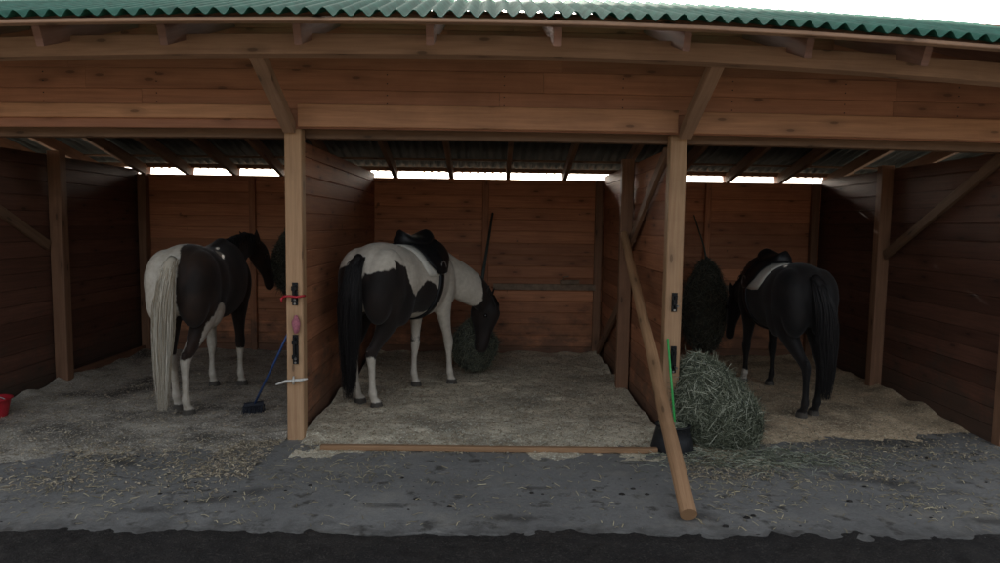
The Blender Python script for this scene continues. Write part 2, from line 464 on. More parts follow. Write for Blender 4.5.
# ------------------------------------------------------------------ the stable
stable = empty('wooden_stable', (0, 6.5, 0))
tag(stable, 'open-fronted wooden horse stable with three stalls under a green corrugated roof', 'stable')
OS = Vector((0, 6.5, 0))
YF, YB = 4.91, 8.20
def sag(p):
    x = min(abs(p.x), 4.6); k = .0058 * max(0, min(1, (8.2 - p.y) / 3.2))
    e = .010 * (x / 2.6) ** 2 if p.x < 0 else .046 * (x / 2.7) ** 2
    r = .042 + (.012 if p.x < 0 else .060) * (x / 3.4) ** 1.3
    t = (p.y - 3.7) / 1.33
    x_ = e + (r - e) * t if t < 1 else r * max(0, (8.2 - p.y) / 3.17)
    return Vector((p.x, p.y, p.z - k * x * x - x_))
def sagf(p):
    x = min(abs(p.x), 4.6); return Vector((p.x, p.y, p.z - .0019 * x * x))

def board_wall(name, a, b, z0, z1, mat, th=.022, bh=.14, label=None, top=None, lens=None, side=1):
    """horizontal boards between plan points a and b"""
    m = MB(); z = z0; a = Vector(a); b = Vector(b); d = (b - a); L = d.length; d.normalize()
    nrm = Vector((-d.y, d.x, 0))
    while z < z1 - .02:
        h = min(bh, z1 - z)
        cuts = [0, L]
        if lens and random.random() < .75:
            cuts = [0, random.choice(lens), L]
        for c0, c1 in zip(cuts[:-1], cuts[1:]):
            off = nrm * random.uniform(-.0015, .0015)
            p = a + d * (c0 + .001) + off; q = a + d * (c1 - .001) + off
            m.bar((p.x, p.y, z + h / 2), (q.x, q.y, z + h / 2 + random.uniform(-.0015, .0015)), th, h - .003, seg=1, ch=.005)
        z += h
    # backing sheet behind the tongue-and-groove joints
    zt = z1 - .004
    m.bar((a.x, a.y, (z0 + zt) / 2), (b.x, b.y, (z0 + zt) / 2), .009, zt - z0 - .004, ch=.001, tone=.1)
    o = m.build(name, mat, stable, OS)
    return o
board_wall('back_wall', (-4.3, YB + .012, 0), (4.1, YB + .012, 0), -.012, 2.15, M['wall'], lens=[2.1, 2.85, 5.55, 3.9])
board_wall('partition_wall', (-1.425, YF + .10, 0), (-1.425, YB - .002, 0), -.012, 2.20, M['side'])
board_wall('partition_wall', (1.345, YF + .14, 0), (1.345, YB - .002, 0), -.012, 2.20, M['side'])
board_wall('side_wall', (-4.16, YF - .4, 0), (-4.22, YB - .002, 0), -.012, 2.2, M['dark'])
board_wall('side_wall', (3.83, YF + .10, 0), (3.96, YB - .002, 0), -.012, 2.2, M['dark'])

def post(x, y, w, d, z1, mat, z0=0.0, name='post', tone=None):
    m = MB(); m.bar((x, y, z0), (x, y, z1), w, d, up=(0, 1, 0), seg=4, ch=.006, jit=.0012, tone=tone)
    return m.build(name, mat, stable, OS)
pL = post(-1.425, YF + .045, .122, .10, 2.262, M['post'])
pR = post(1.333, YF + .075, .122, .10, 2.262, M['post'])
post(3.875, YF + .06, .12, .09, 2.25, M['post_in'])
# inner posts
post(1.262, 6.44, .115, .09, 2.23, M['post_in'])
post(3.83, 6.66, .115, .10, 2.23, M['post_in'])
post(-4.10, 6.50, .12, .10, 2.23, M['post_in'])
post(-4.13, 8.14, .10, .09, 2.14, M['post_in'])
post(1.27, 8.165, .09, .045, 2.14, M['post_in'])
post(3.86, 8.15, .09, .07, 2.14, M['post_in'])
for x in (-2.86, -.085, 2.58): post(x, 8.172, .075, .032, 2.13, M['wall'], .05, 'batten')

def timber(name, a, b, w, t, mat, up=(0, 0, 1), seg=1, warp=None, tone=None, ch=.004):
    m = MB(); m.bar(a, b, w, t, up=up, seg=seg, ch=ch, tone=tone)
    if warp: m.warp(warp)
    return m.build(name, mat, stable, OS)

# diagonal wall braces
timber('wall_brace', (1.285, 5.10, 2.16), (1.285, 6.38, 1.42), .035, .09, M['rafter'])
timber('wall_brace', (1.285, 6.52, .95), (1.285, 8.08, .10), .035, .09, M['rafter'])
timber('wall_brace', (3.83, 6.58, 1.36), (3.80, 5.06, 2.18), .035, .085, M['rafter'])
timber('wall_brace', (-4.155, 6.42, 1.35), (-4.13, 4.9, 2.1), .035, .085, M['rafter'])

# fascia of horizontal boards, light planks along its foot
m = MB(); z = 2.262
for k, h in enumerate((.135, .135, .14, .14, .14, .13)):
    cuts = [-6.6, random.uniform(-3.4, -2.4), random.uniform(-.4, .9), random.uniform(2.2, 3.6), 6.6]
    if k == 0: cuts = [-6.6, -1.43, 1.40, 6.6]
    for a, b in zip(cuts[:-1], cuts[1:]):
        m.bar((a + .001, YF - .012, z + h / 2), (b - .001, YF - .012, z + h / 2), .024, h - .0015, seg=8, ch=.003)
    z += h
m.warp(sagf).build('fascia_boards', M['fascia'], stable, OS)
timber('lintel_plank', (-6.6, YF - .042, 2.375), (-1.475, YF - .042, 2.372), .034, .095, M['lintel'], seg=8, warp=sagf, tone=.7)
timber('lintel_plank', (-1.375, YF - .038, 2.352), (1.30, YF - .038, 2.349), .026, .155, M['lintel'], seg=6, warp=sagf, tone=.35)
timber('lintel_plank', (1.385, YF - .038, 2.345), (6.6, YF - .038, 2.350), .026, .150, M['lintel'], seg=8, warp=sagf, tone=.15)
timber('top_plate', (-6.5, YF + .155, 2.265), (6.5, YF + .155, 2.265), .09, .10, M['rafter'], seg=6, warp=sagf)

m = MB()
for k in range(46):
    x = -5.6 + k * .27 + random.uniform(-.03, .03)
    if k % 3: continue
    for z in (2.30, 2.36, 2.44, 2.50, 2.58, 2.64):
        yy = YF - .0245 if z > 2.42 else YF - .0565
        if z > 2.42: m.bar((x, yy, z - .0019 * x * x), (x, yy - .002, z - .0019 * x * x), .008, .008, up=(0, 0, 1), ch=.002)
m.build('nail_heads', M['blackmetal'], stable, OS)['kind'] = 'stuff'
# overhang: eave beam on two struts, rafters, batten
timber('eave_beam', (-6.6, 4.17, 2.674), (6.6, 4.17, 2.674), .10, .115, M['beam'], seg=24, warp=sag)
for sx in (-1.44, 1.36):
    timber('strut', (sx, YF - .02, 2.26), (sx * 1.0, 4.20, 2.63), .085, .075, M['beam'], tone=.4)
FX = [-5.4, -4.7, -3.95, -3.25, -2.5, -1.83, -1.1, -.37, .35, 1.06, 1.76, 2.41, 3.1, 3.8, 4.5, 5.3]
for x in FX:
    j = random.uniform(-.02, .02)
    timber('front_rafter', (x + j, 3.86 + random.uniform(-.02, .02), 2.655), (x, 5.0, 3.12), .042, .115, M['endgrain'], warp=sag)
timber('eave_batten', (-6.6, 3.735, 2.682), (6.6, 3.735, 2.682), .05, .022, M['beam'], seg=24, warp=sag, tone=.9)
timber('purlin', (-6.6, 4.35, 2.925), (6.6, 4.35, 2.925), .05, .025, M['rafter'], seg=24, warp=sag)
timber('ridge_board', (-6.6, 5.02, 3.03), (6.6, 5.02, 3.03), .03, .16, M['rafter'], seg=24, warp=sag)
BX = [-5.2, -4.68, -4.15, -3.63, -3.08, -2.52, -1.86, -1.17, -.5, .18, .86, 1.52, 2.18, 2.82, 3.45, 4.05, 4.7, 5.3]
for x in BX:
    timber('rear_rafter', (x, 8.32, 2.15 + .06 - .034), (x, 5.06, 2.21 + .879), .05, .12, M['rafter'], warp=sag)
for y in (5.6, 6.4, 7.2, 7.9, 8.27):
    zq = 2.262 + .27 * (8.2 - y) - (-.012 if y > 8.2 else 0)
    timber('purlin', (-6.6, y, zq), (6.6, y, zq), .06, .050 if y > 8.2 else .022, M['rafter'], seg=24, warp=sag)

def corrugated(name, y0, z0, y1, z1, mat, x0=-6.7, x1=6.7, pitch=.095, amp=.018, n=3):
    m = MB(); per = 8; N = int((x1 - x0) / pitch * per)
    dy, dz = y1 - y0, z1 - z0; L = math.hypot(dy, dz); nrm = Vector((0, -dz / L, dy / L))
    if nrm.z < 0: nrm = -nrm
    rows = []
    for lay in (0, 1):
        rr = []
        for k in range(n + 1):
            q = k / n; row = []
            for i in range(N + 1):
                x = x0 + i * pitch / per
                a = amp * math.cos(2 * math.pi * i / per)
                sheet = math.floor(x / .86)
                e = .004 * nz(sheet * 3.3, q * 3, 2, 1) + (.012 * nz(sheet * 7.7, 0, 1, 1) if k == 0 else 0)
                p = Vector((x, y0 + dy * q - (e if k == 0 else 0), z0 + dz * q)) + nrm * (a + e + (.004 if lay else 0))
                row.append(p)
            rr.append(row)
        rows.append(rr)
    top = rows[1]; bot = [r for r in rows[0][::-1]]
    m.grid(top + bot + [top[0]], us=.1)
    m.warp(sag)
    return m.build(name, mat, stable, OS, smooth=True)
corrugated('roof_sheet', 3.69, 2.712, 5.03, 3.262, M['green'])
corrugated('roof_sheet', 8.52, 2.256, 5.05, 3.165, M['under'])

# rails along the back wall
timber('wall_rail', (.02, 8.155, .86), (1.25, 8.155, .865), .03, .075, M['greyrail'])
timber('wall_rail', (2.7, 8.15, .88), (3.8, 8.15, .87), .03, .07, M['greyrail'])
timber('wall_rail', (-4.1, 8.15, .87), (-3.5, 8.15, .87), .03, .07, M['greyrail'])
m = MB()
m.bar((.82, 8.115, .925), (1.05, 8.115, .93), .05, .055, ch=.012); m.tube([(.86, 8.10, .95), (.86, 8.08, .99), (.92, 8.08, 1.0)], .009)
m.build('drinker_valve', M['greyrail'], stable, OS)
# foot boards (rat board) left wall
timber('foot_board', (-4.115, 6.6, .06), (-4.12, 8.05, .06), .025, .11, M['side'])

# iron fittings of the posts
def latch(pp, x, y, z0, z1, knob=True):
    m = MB()
    m.bar((x, y - .004, z0), (x, y - .004, z1), .042, .008, up=(0, 1, 0), ch=.003)
    m.bar((x - .006, y - .018, z0 + .02), (x - .006, y - .018, z1 - .02), .016, .018, up=(0, 1, 0), ch=.004)
    for q in (.25, .75): m.bar((x - .022, y - .02, z0 + (z1 - z0) * q), (x + .016, y - .02, z0 + (z1 - z0) * q), .014, .03, ch=.003)
    o = m.build('latch', M['blackmetal'], pp, OS)
    if knob:
        m = MB(); m.tube([(x + .004, y - .022, z0 + .05), (x + .012, y - .055, z0 + .045)], [.006, .009], 8)
        m.tube([(x, y - .012, z0 + .012), (x, y - .016, z0 + .012)], .008, 8)
        m.build('latch_knob', M['steel'], pp, OS)
latch(pL, -1.418, YF - .006, 1.0, 1.165); latch(pL, -1.418, YF - .006, .57, .785)
latch(pR, 1.338, YF + .024, .985, 1.125); latch(pR, 1.345, YF + .024, .53, .73)

# ------------------------------------------------------------------ horses
def cr(a, b, c, d, t):
    return .5 * ((2 * b) + (c - a) * t + (2 * a - 5 * b + 4 * c - d) * t * t + (3 * b - a - 3 * c + d) * t ** 3)
def smooth_path(st, sub=4):
    out = []
    for i in range(len(st) - 1):
        p0 = st[max(i - 1, 0)]; p1 = st[i]; p2 = st[i + 1]; p3 = st[min(i + 2, len(st) - 1)]
        for k in range(sub):
            t = k / sub
            out.append([cr(p0[j], p1[j], p2[j], p3[j], t) for j in range(len(p1))])
    out.append(list(st[-1]))
    return out
def loft(bm, st, side=(0, 1, 0), n=18, vertical=False, power=1.0, sub=4):
    """st: (x,y,z, half-side, half-other)"""
    st = smooth_path([tuple(s) for s in st], sub)
    S = Vector(side).normalized(); rings = []
    for k, s in enumerate(st):
        p = Vector(s[:3])
        if vertical: d = Vector((1, 0, 0))
        else:
            d = Vector(st[min(k + 1, len(st) - 1)][:3]) - Vector(st[max(k - 1, 0)][:3]); d.normalize()
        a = (S - d * S.dot(d)).normalized(); b = d.cross(a)
        ring = []
        for i in range(n):
            t = 2 * math.pi * i / n
            ring.append(bm.verts.new(p + a * math.cos(t) * max(s[3], .002) + b * math.sin(t) * max(s[4], .002)))
        rings.append(ring)
    for k in range(len(rings) - 1):
        for i in range(n):
            j = (i + 1) % n
            bm.faces.new((rings[k][i], rings[k][j], rings[k + 1][j], rings[k + 1][i]))
    bm.faces.new(rings[0][::-1]); bm.faces.new(rings[-1])
def ball(bm, c, r):
    m = Matrix.Translation(c) @ Matrix.Diagonal((r[0], r[1], r[2], 1))
    bmesh.ops.create_icosphere(bm, subdivisions=3, radius=1, matrix=m)

TRUNK = [(-.80, 1.06, .06, .05), (-.77, 1.08, .17, .14), (-.68, 1.10, .25, .22), (-.55, 1.115, .29, .265), (-.38, 1.105, .305, .29), (-.2, 1.075, .305, .275),
         (0, 1.05, .32, .285), (.18, 1.05, .335, .28), (.34, 1.07, .345, .245), (.46, 1.085, .33, .215), (.58, 1.06, .27, .19), (.68, 1.03, .18, .14), (.73, 1.01, .09, .08)]
def trunk_at(x):
    for a, b in zip(TRUNK[:-1], TRUNK[1:]):
        if a[0] <= x <= b[0]:
            t = (x - a[0]) / (b[0] - a[0]); return [a[i] + (b[i] - a[i]) * t for i in (1, 2, 3)]
    return TRUNK[-1][1:]
def wrap(x, th, off):
    """point on the barrel; th from the spine, positive to the left"""
    zc, hh, hw = trunk_at(x)
    return Vector((x, (hw + off) * math.sin(th), zc + (hh + off) * math.cos(th)))

def make_horse(name, loc, rz, sc, xs, feet, neck, head, headside, white, cm, label, hipdrop=0.0, eartilt=0):
    """feet: world xy of hind-left, hind-right, fore-left, fore-right; all joints then in the horse's own frame"""
    root = empty(name, (loc[0], loc[1], 0), rz, sc); root.scale = (sc * xs, sc, sc)
    inv = Matrix.Rotation(-rz, 3, 'Z')
    F = []
    for f in feet:
        v = inv @ (Vector((f[0], f[1], 0)) - Vector((loc[0], loc[1], 0))); F.append((v.x / sc / xs, v.y / sc))
    bm = bmesh.new()
    loft(bm, [(x, 0, zc, hw, hh) for x, zc, hh, hw in TRUNK], vertical=True, n=28)
    # withers ridge and croup
    loft(bm, [(.02, 0, 1.33, .05, .03), (.2, 0, 1.36, .05, .05), (.38, 0, 1.385, .05, .06), (.52, 0, 1.34, .05, .06), (.6, 0, 1.28, .03, .03)], vertical=True)
    for k, s in ((0, 1), (1, -1)):
        fx, fy = F[k]; hx = -.60
        def Lp(x, y, z, q): return (x + (fx - hx) * q, y * s * (1 - q) + fy * q, z)
        # haunch
        ball(bm, (-.56, s * .135, 1.10), (.235, .15, .27))
        ball(bm, (-.68, s * .12, 1.0), (.13, .125, .25))
        ball(bm, (-.40, s * .16, .93), (.17, .11, .22))
        loft(bm, [Lp(-.52, .155, 1.02, 0) + (.12, .20), Lp(-.50, .16, .88, .12) + (.105, .175), Lp(-.53, .155, .76, .25) + (.082, .125),
                  Lp(-.585, .14, .65, .42) + (.058, .085), Lp(-.645, .13, .56, .62) + (.043, .062), Lp(-.685, .13, .50, .78) + (.042, .060),
                  Lp(-.675, .13, .44, .86) + (.037, .048), Lp(-.66, .13, .36, .92) + (.030, .036), Lp(-.645, .13, .22, .97) + (.029, .034),
                  Lp(-.635, .13, .16, 1) + (.038, .043), Lp(-.615, .13, .11, 1) + (.032, .034), Lp(-.59, .13, .065, 1) + (.042, .046)], n=14)
        loft(bm, [Lp(-.72, .13, .56, .70) + (.018, .02), Lp(-.735, .13, .53, .74) + (.024, .026), Lp(-.705, .13, .47, .8) + (.022, .024)], n=10)
        loft(bm, [Lp(-.585, .13, .08, 1) + (.044, .050), Lp(-.575, .13, .04, 1) + (.052, .060), Lp(-.57, .13, .004, 1) + (.056, .066)], n=14, vertical=False)
        fx, fy = F[2 + k]; hx = .47
        ball(bm, (.47, s * .12, 1.02), (.17, .115, .25))
        ball(bm, (.56, s * .11, .93), (.11, .095, .14))
        loft(bm, [Lp(.46, .13, .95, 0) + (.095, .135), Lp(.43, .135, .80, .15) + (.078, .105), Lp(.44, .13, .68, .35) + (.058, .075),
                  Lp(.455, .13, .54, .6) + (.043, .052), Lp(.465, .13, .46, .75) + (.047, .052), Lp(.465, .13, .40, .8) + (.040, .042),
                  Lp(.46, .13, .32, .88) + (.028, .032), Lp(.46, .13, .21, .97) + (.028, .033), Lp(.465, .13, .155, 1) + (.037, .040),
                  Lp(.485, .13, .105, 1) + (.031, .033), Lp(.50, .13, .065, 1) + (.042, .045)], n=14)
        loft(bm, [Lp(.505, .13, .08, 1) + (.044, .050), Lp(.51, .13, .04, 1) + (.052, .060), Lp(.515, .13, .004, 1) + (.057, .066)], n=14)
    loft(bm, neck, n=20)
    hs = Vector(headside)
    loft(bm, head, side=headside, n=18)
    me = bpy.data.meshes.new('tmp'); bm.to_mesh(me); bm.free()
    to = bpy.data.objects.new('tmp', me); COL.objects.link(to)
    md = to.modifiers.new('r', 'REMESH'); md.mode = 'VOXEL'; md.voxel_size = .0125
    ms = to.modifiers.new('s', 'SMOOTH'); ms.factor = .5; ms.iterations = 7
    dg = bpy.context.evaluated_depsgraph_get()
    ev = to.evaluated_get(dg); nm = bpy.data.meshes.new_from_object(ev); nm.name = 'body'
    bpy.data.objects.remove(to)
    nm.polygons.foreach_set('use_smooth', [True] * len(nm.polygons))
    nm.materials.clear(); nm.materials.append(cm)
    wa = nm.attributes.new('white', 'FLOAT', 'POINT'); ha = nm.attributes.new('hoof', 'FLOAT', 'POINT')
    wv, hv = [], []
    for v in nm.vertices:
        x, y, z = v.co
        wob = .045 * nz(x, y, z, 5) + .010 * nz(x, y, z, 15)
        wv.append(max(0, min(1, .5 + white(x + wob, y + .04 * nz(x, y, z + 9, 6), z + .05 * nz(x + 4, y, z, 6)) * 9)))
        hv.append(1.0 if z < .072 else 0.0)
    wa.data.foreach_set('value', wv); ha.data.foreach_set('value', hv)
    b = bpy.data.objects.new('body', nm); COL.objects.link(b); b.parent = root
    # eyes, ears
    P = Vector(head[1][:3]); T = Vector(head[-2][:3]); d = (T - P).normalized(); a = (hs - d * hs.dot(d)).normalized()
    up = d.cross(a)
    if up.dot(Vector((P - Vector(neck[-1][:3])))) < 0 and False: up = -up
    fwd = up * headflip
    for s in (1, -1):
        e = MB()
        c = P + d * .145 + a * s * .083 + fwd * .035
        rows = []
        for k in range(7):
            ph = math.pi * k / 6
            rows.append([c + Vector((math.cos(t * .785) * math.sin(ph), math.sin(t * .785) * math.sin(ph), math.cos(ph))) * .021 for t in range(8)])
        e.grid(rows, close=True); e.build('eye', M['eye'], root, smooth=True)
        e = MB()
        base = P + a * s * .055 - d * .01 + fwd * .01
        tip = base - d * (.15 if not eartilt else .11) + a * s * (.045 + eartilt * .08) + fwd * .03
        for_ = [(0, .028), (.3, .036), (.6, .027), (.85, .012), (1, .002)]
        e.tube([base.lerp(tip, q) for q, r_ in for_], [r_ for q, r_ in for_], 8, flat=.5, cap=True)
        e.build('ear', cm, root, smooth=True)
    return root, F

def hair(m, p, pts_fn, n, r0, rng):
    pass

def tail(root, pts, spread, n, mat, tones=(0, 1), r=.0034, seed=1):
    rnd = random.Random(seed)
    m = MB(); P = [Vector(p) for p in pts]; K = len(P) - 1
    def at(t):
        t = max(0, min(.9999, t)) * K; i = int(t); f = t - i
        return Vector(cr(P[max(i - 1, 0)][j], P[i][j], P[i + 1][j], P[min(i + 2, K)][j], f) for j in range(3))
    for _ in range(n):
        a = rnd.uniform(0, 6.28); q = math.sqrt(rnd.random()); ox, oy = math.cos(a) * q, math.sin(a) * q
        st = rnd.uniform(0, .35) if rnd.random() < .6 else 0; en = rnd.uniform(.55, 1.0) if rnd.random() < .4 else rnd.uniform(.8, 1.0)
        line, rad = [], []
        ph = rnd.uniform(0, 6); wv = rnd.uniform(.002, .014)
        S = 9
        for k in range(S + 1):
            t = st + (en - st) * k / S
            w = spread[0] + (spread[1] - spread[0]) * min(1, t * 2.2) if t < .6 else spread[1] + (spread[2] - spread[1]) * (t - .6) / .4
            c = at(t) + Vector((ox * w * .75, oy * w, 0)) + Vector((math.sin(ph + t * 9), math.cos(ph * 2 + t * 7), 0)) * wv
            line.append(c); rad.append(r * (1 - .75 * (k / S) ** 2))
        m.tube(line, rad, 4, tone=rnd.uniform(*tones), cap=False, flat=.6)
    m.tube([at(k / 12) for k in range(9)], [.035, .04, .042, .042, .04, .035, .03, .022, .01], 10, tone=sum(tones) / 2)
    return m.build('tail', mat, root, smooth=True)

def mane(root, crest, drop, n, mat, side=1, ln=(.12, .24), seed=2):
    """crest: polyline of points; locks fall to one side"""
    rnd = random.Random(seed); m = MB(); P = [Vector(p) for p in crest]; K = len(P) - 1
    for _ in range(n):
        t = rnd.random() * K * .9999; i = int(t); c = P[i].lerp(P[i + 1], t - i)
        L = rnd.uniform(*ln); d = Vector(drop).normalized()
        out = Vector((rnd.uniform(-.15, .15), side * rnd.uniform(.5, 1.0), .1))
        line = [c + Vector((rnd.uniform(-.01, .01), rnd.uniform(-.02, .02), -.01))]
        for k in range(1, 6):
            q = k / 5
            line.append(line[0] + out * (.085 * min(1, q * 2.2)) + Vector((d.x * L * q * q, d.y * L * q * q, .03 * math.sin(q * 3.1) + d.z * L * q * q)) + Vector((rnd.uniform(-.006, .006),) * 3))
        m.tube(line, [.006, .008, .008, .006, .004, .001], 4, tone=rnd.random(), cap=False, flat=.6)
    return m.build('mane', mat, root, smooth=True)

M['hairblack'] = toned('black hair', [(.006, .005, .005), (.013, .011, .011), (.022, .019, .018)], .55, .25)
M['hairwhite'] = toned('yellowed white hair', [(.26, .20, .13), (.46, .40, .31), (.62, .57, .48)], .55, .3)
coatC = coat('paint coat, middle', (.012, .009, .008), (.024, .016, .013), (.64, .58, .49), (.50, .44, .36))
coatL = coat('paint coat, left', (.015, .010, .008), (.038, .022, .015), (.60, .55, .47), (.45, .39, .31))
coatR = coat('black coat', (.009, .008, .008), (.017, .014, .013), (.5, .45, .38), (.4, .36, .3))

def blob(x, y, z, c, r):
    """positive inside an ellipsoid"""
    return (1 - math.sqrt(sum(((p - q) / s) ** 2 for p, q, s in zip((x, y, z), c, r)))) * min(r) 

# --- middle horse: white rump and shoulders, dark haunch, barrel patch and head
def whiteC(x, y, z):
    dark = -1
    hz = 1.20 + (.05 if x > -.6 else 0)
    if True:
        haunch = min(hz - z, z - .47, -.36 + .10 * math.sin(z * 9) - x)
        haunch = min(haunch, .25 - 0 * x)
        if y > 0: haunch = min(haunch, .18 - 0)
        tailgap = abs(y + .015) - .035 if x < -.70 else 1
        haunch = min(haunch, tailgap)
        dark = max(dark, haunch)
    dark = max(dark, blob(x, y, z, (-.10, -.25, .93), (.19, .35, .15)))
    dark = max(dark, blob(x, y, z, (.05, .25, 1.1), (.3, .2, .3)))
    nk = (x - .93) + (.95 - z) * .30 - abs(y + .1) * .1
    if x > .55: dark = max(dark, nk)
    dark = max(dark, blob(x, y, z, (.45, .2, .5), (.12, .12, .07)))
    return -dark
headflip = 1
hC = R(90 - 25)
LC = (-.77, 6.16)
feetC = [(-1.15, 5.86), (-.985, 5.72), (-.74, 6.50), (-.40, 6.62)]
neckC = [(.38, 0, 1.10, .15, .26), (.52, -.01, 1.13, .14, .24), (.68, -.07, 1.08, .12, .20), (.84, -.17, .99, .115, .19), (.98, -.26, .89, .10, .165), (1.06, -.31, .80, .085, .14)]
headC = [(1.06, -.31, .87, .05, .06), (1.065, -.32, .80, .082, .105), (1.055, -.315, .72, .095, .155), (1.045, -.31, .64, .088, .15), (1.02, -.31, .53, .064, .105), (1.0, -.31, .44, .056, .082),
         (.985, -.305, .37, .058, .076), (.975, -.30, .315, .046, .060), (.97, -.30, .29, .02, .03)]
horseC, FC = make_horse('horse', LC, hC, 1.02, .92, feetC, neckC, headC, (1, .10, 0), whiteC, coatC, '')
tag(horseC, 'saddled white and dark paint horse with its black head lowered in the middle stall', 'horse', 'horses standing in the stalls')
tail(horseC, [(-.76, .0, 1.30), (-.84, .0, 1.22), (-.88, .01, 1.0), (-.87, .03, .75), (-.86, .04, .5), (-.85, .05, .16)], (.035, .095, .05), 850, M['hairblack'], seed=3)
mane(horseC, [(.40, 0, 1.42), (.60, -.02, 1.35), (.78, -.09, 1.22), (.95, -.22, 1.08), (1.08, -.30, .94)], (.0, 0, -1), 150, M['hairblack'], side=1, seed=4)
m = MB(); rnd = random.Random(5)
for _ in range(40):
    c = Vector((1.08, -.33, .89)); a = rnd.uniform(-1, 1)
    m.tube([c, c + Vector((.0, -.06, -.03)) + Vector((1, .1, 0)) * a * .03, c + Vector((.0, -.105, -.12)) + Vector((1, .1, 0)) * a * .06, c + Vector((.0, -.11, -.22 + rnd.uniform(-.03, .03))) + Vector((1, .1, 0)) * a * .05], [.005, .007, .005, .001], 4, cap=False)
m.build('forelock', M['hairblack'], horseC, smooth=True)

# --- left horse: dark with white tail, left buttock and socks
def whiteL(x, y, z):
    w = -1
    w = max(w, min(y + .03, -.52 - x + (z - 1) * .2, .30))
    w = max(w, min(.53 - z + (x + .6) * .25, .2 if x < 0 else -1))
    w = max(w, blob(x, y, z, (-.44, -.22, .80), (.10, .2, .13)) if y < 0 else -1)
    w = max(w, blob(x, y, z, (-.50, -.2, .68), (.12, .2, .16)))
    w = max(w, min(.42 - z, .2 if x > .2 else -1))
    w = max(w, blob(x, y, z, (.44, .15, .5), (.2, .12, .2)))
    w = max(w, blob(x, y, z, (-.14, -.16, 1.31), (.09, .035, .05)))
    w = max(w, blob(x, y, z, (.62, -.1, .86), (.07, .1, .09)))
    w = max(w, blob(x, y, z, (1.30, -.08, 1.17), (.07, .06, .12)))
    return w
hL = R(90 + 2)
LL = (-2.50, 6.0)
feetL = [(-2.60, 5.60), (-2.45, 5.44), (-2.65, 6.42), (-2.40, 6.47)]
neckL = [(.38, 0, 1.10, .14, .26), (.55, 0, 1.18, .13, .24), (.74, 0, 1.27, .11, .19), (.92, -.01, 1.33, .085, .145), (1.06, -.03, 1.34, .07, .11), (1.12, -.05, 1.33, .06, .09)]
headL = [(1.06, -.03, 1.37, .05, .06), (1.13, -.06, 1.35, .078, .10), (1.20, -.10, 1.28, .085, .125), (1.26, -.12, 1.20, .078, .12), (1.31, -.145, 1.10, .056, .085), (1.34, -.16, 1.02, .048, .066),
         (1.36, -.17, .95, .05, .062), (1.37, -.175, .90, .042, .05), (1.375, -.18, .875, .02, .025)]
horseL, FL = make_horse('horse', LL, hL, 1.0, .92, feetL, neckL, headL, (.25, .96, 0), whiteL, coatL, '')
tag(horseL, 'dark brown paint horse with a long white tail and no saddle', 'horse', 'horses standing in the stalls')
tail(horseL, [(-.76, 0, 1.30), (-.84, .01, 1.22), (-.88, .03, 1.0), (-.87, .045, .75), (-.86, .06, .45), (-.85, .07, .12)], (.032, .078, .035), 850, M['hairwhite'], seed=6)
mane(horseL, [(.42, 0, 1.42), (.60, 0, 1.43), (.80, 0, 1.46), (1.0, -.01, 1.48), (1.1, -.03, 1.45)], (0, 0, -1), 130, M['hairblack'], side=-1, seed=7)

# --- right horse: black
def whiteR(x, y, z):
    return max(-.06, min(.16 - z, y - .02 if x > .2 else -1, .1))
hR = R(90)
LR = (2.65, 6.20)
feetR = [(2.63, 5.58), (2.76, 5.64), (2.60, 6.83), (2.83, 6.72)]
neckR = [(.38, 0, 1.10, .14, .26), (.55, .01, 1.12, .13, .24), (.72, .0, 1.10, .11, .19), (.88, .01, 1.05, .09, .15), (1.02, .02, .98, .075, .12), (1.09, .03, .93, .06, .09)]
headR = [(1.05, .02, 1.0, .05, .06), (1.11, .03, .94, .08, .10), (1.16, .035, .86, .086, .125), (1.185, .04, .77, .078, .12), (1.21, .05, .65, .056, .085), (1.22, .055, .57, .048, .066),
         (1.225, .06, .50, .05, .062), (1.23, .06, .45, .042, .05), (1.23, .06, .43, .02, .025)]
horseR, FR = make_horse('horse', LR, hR, .93, .95, feetR, neckR, headR, (-.1, .99, 0), whiteR, coatR, '')
tag(horseR, 'black horse with black tail wearing a saddle over a white pad', 'horse', 'horses standing in the stalls')
tail(horseR, [(-.76, 0, 1.30), (-.84, -.01, 1.22), (-.89, -.05, 1.0), (-.88, -.08, .75), (-.87, -.10, .5), (-.86, -.10, .22)], (.035, .09, .045), 850, M['hairblack'], seed=8)
mane(horseR, [(.42, 0, 1.42), (.60, .02, 1.36), (.78, .0, 1.29), (.95, .01, 1.18), (1.07, .03, 1.08)], (0, 0, -1), 120, M['hairblack'], side=1, seed=9)

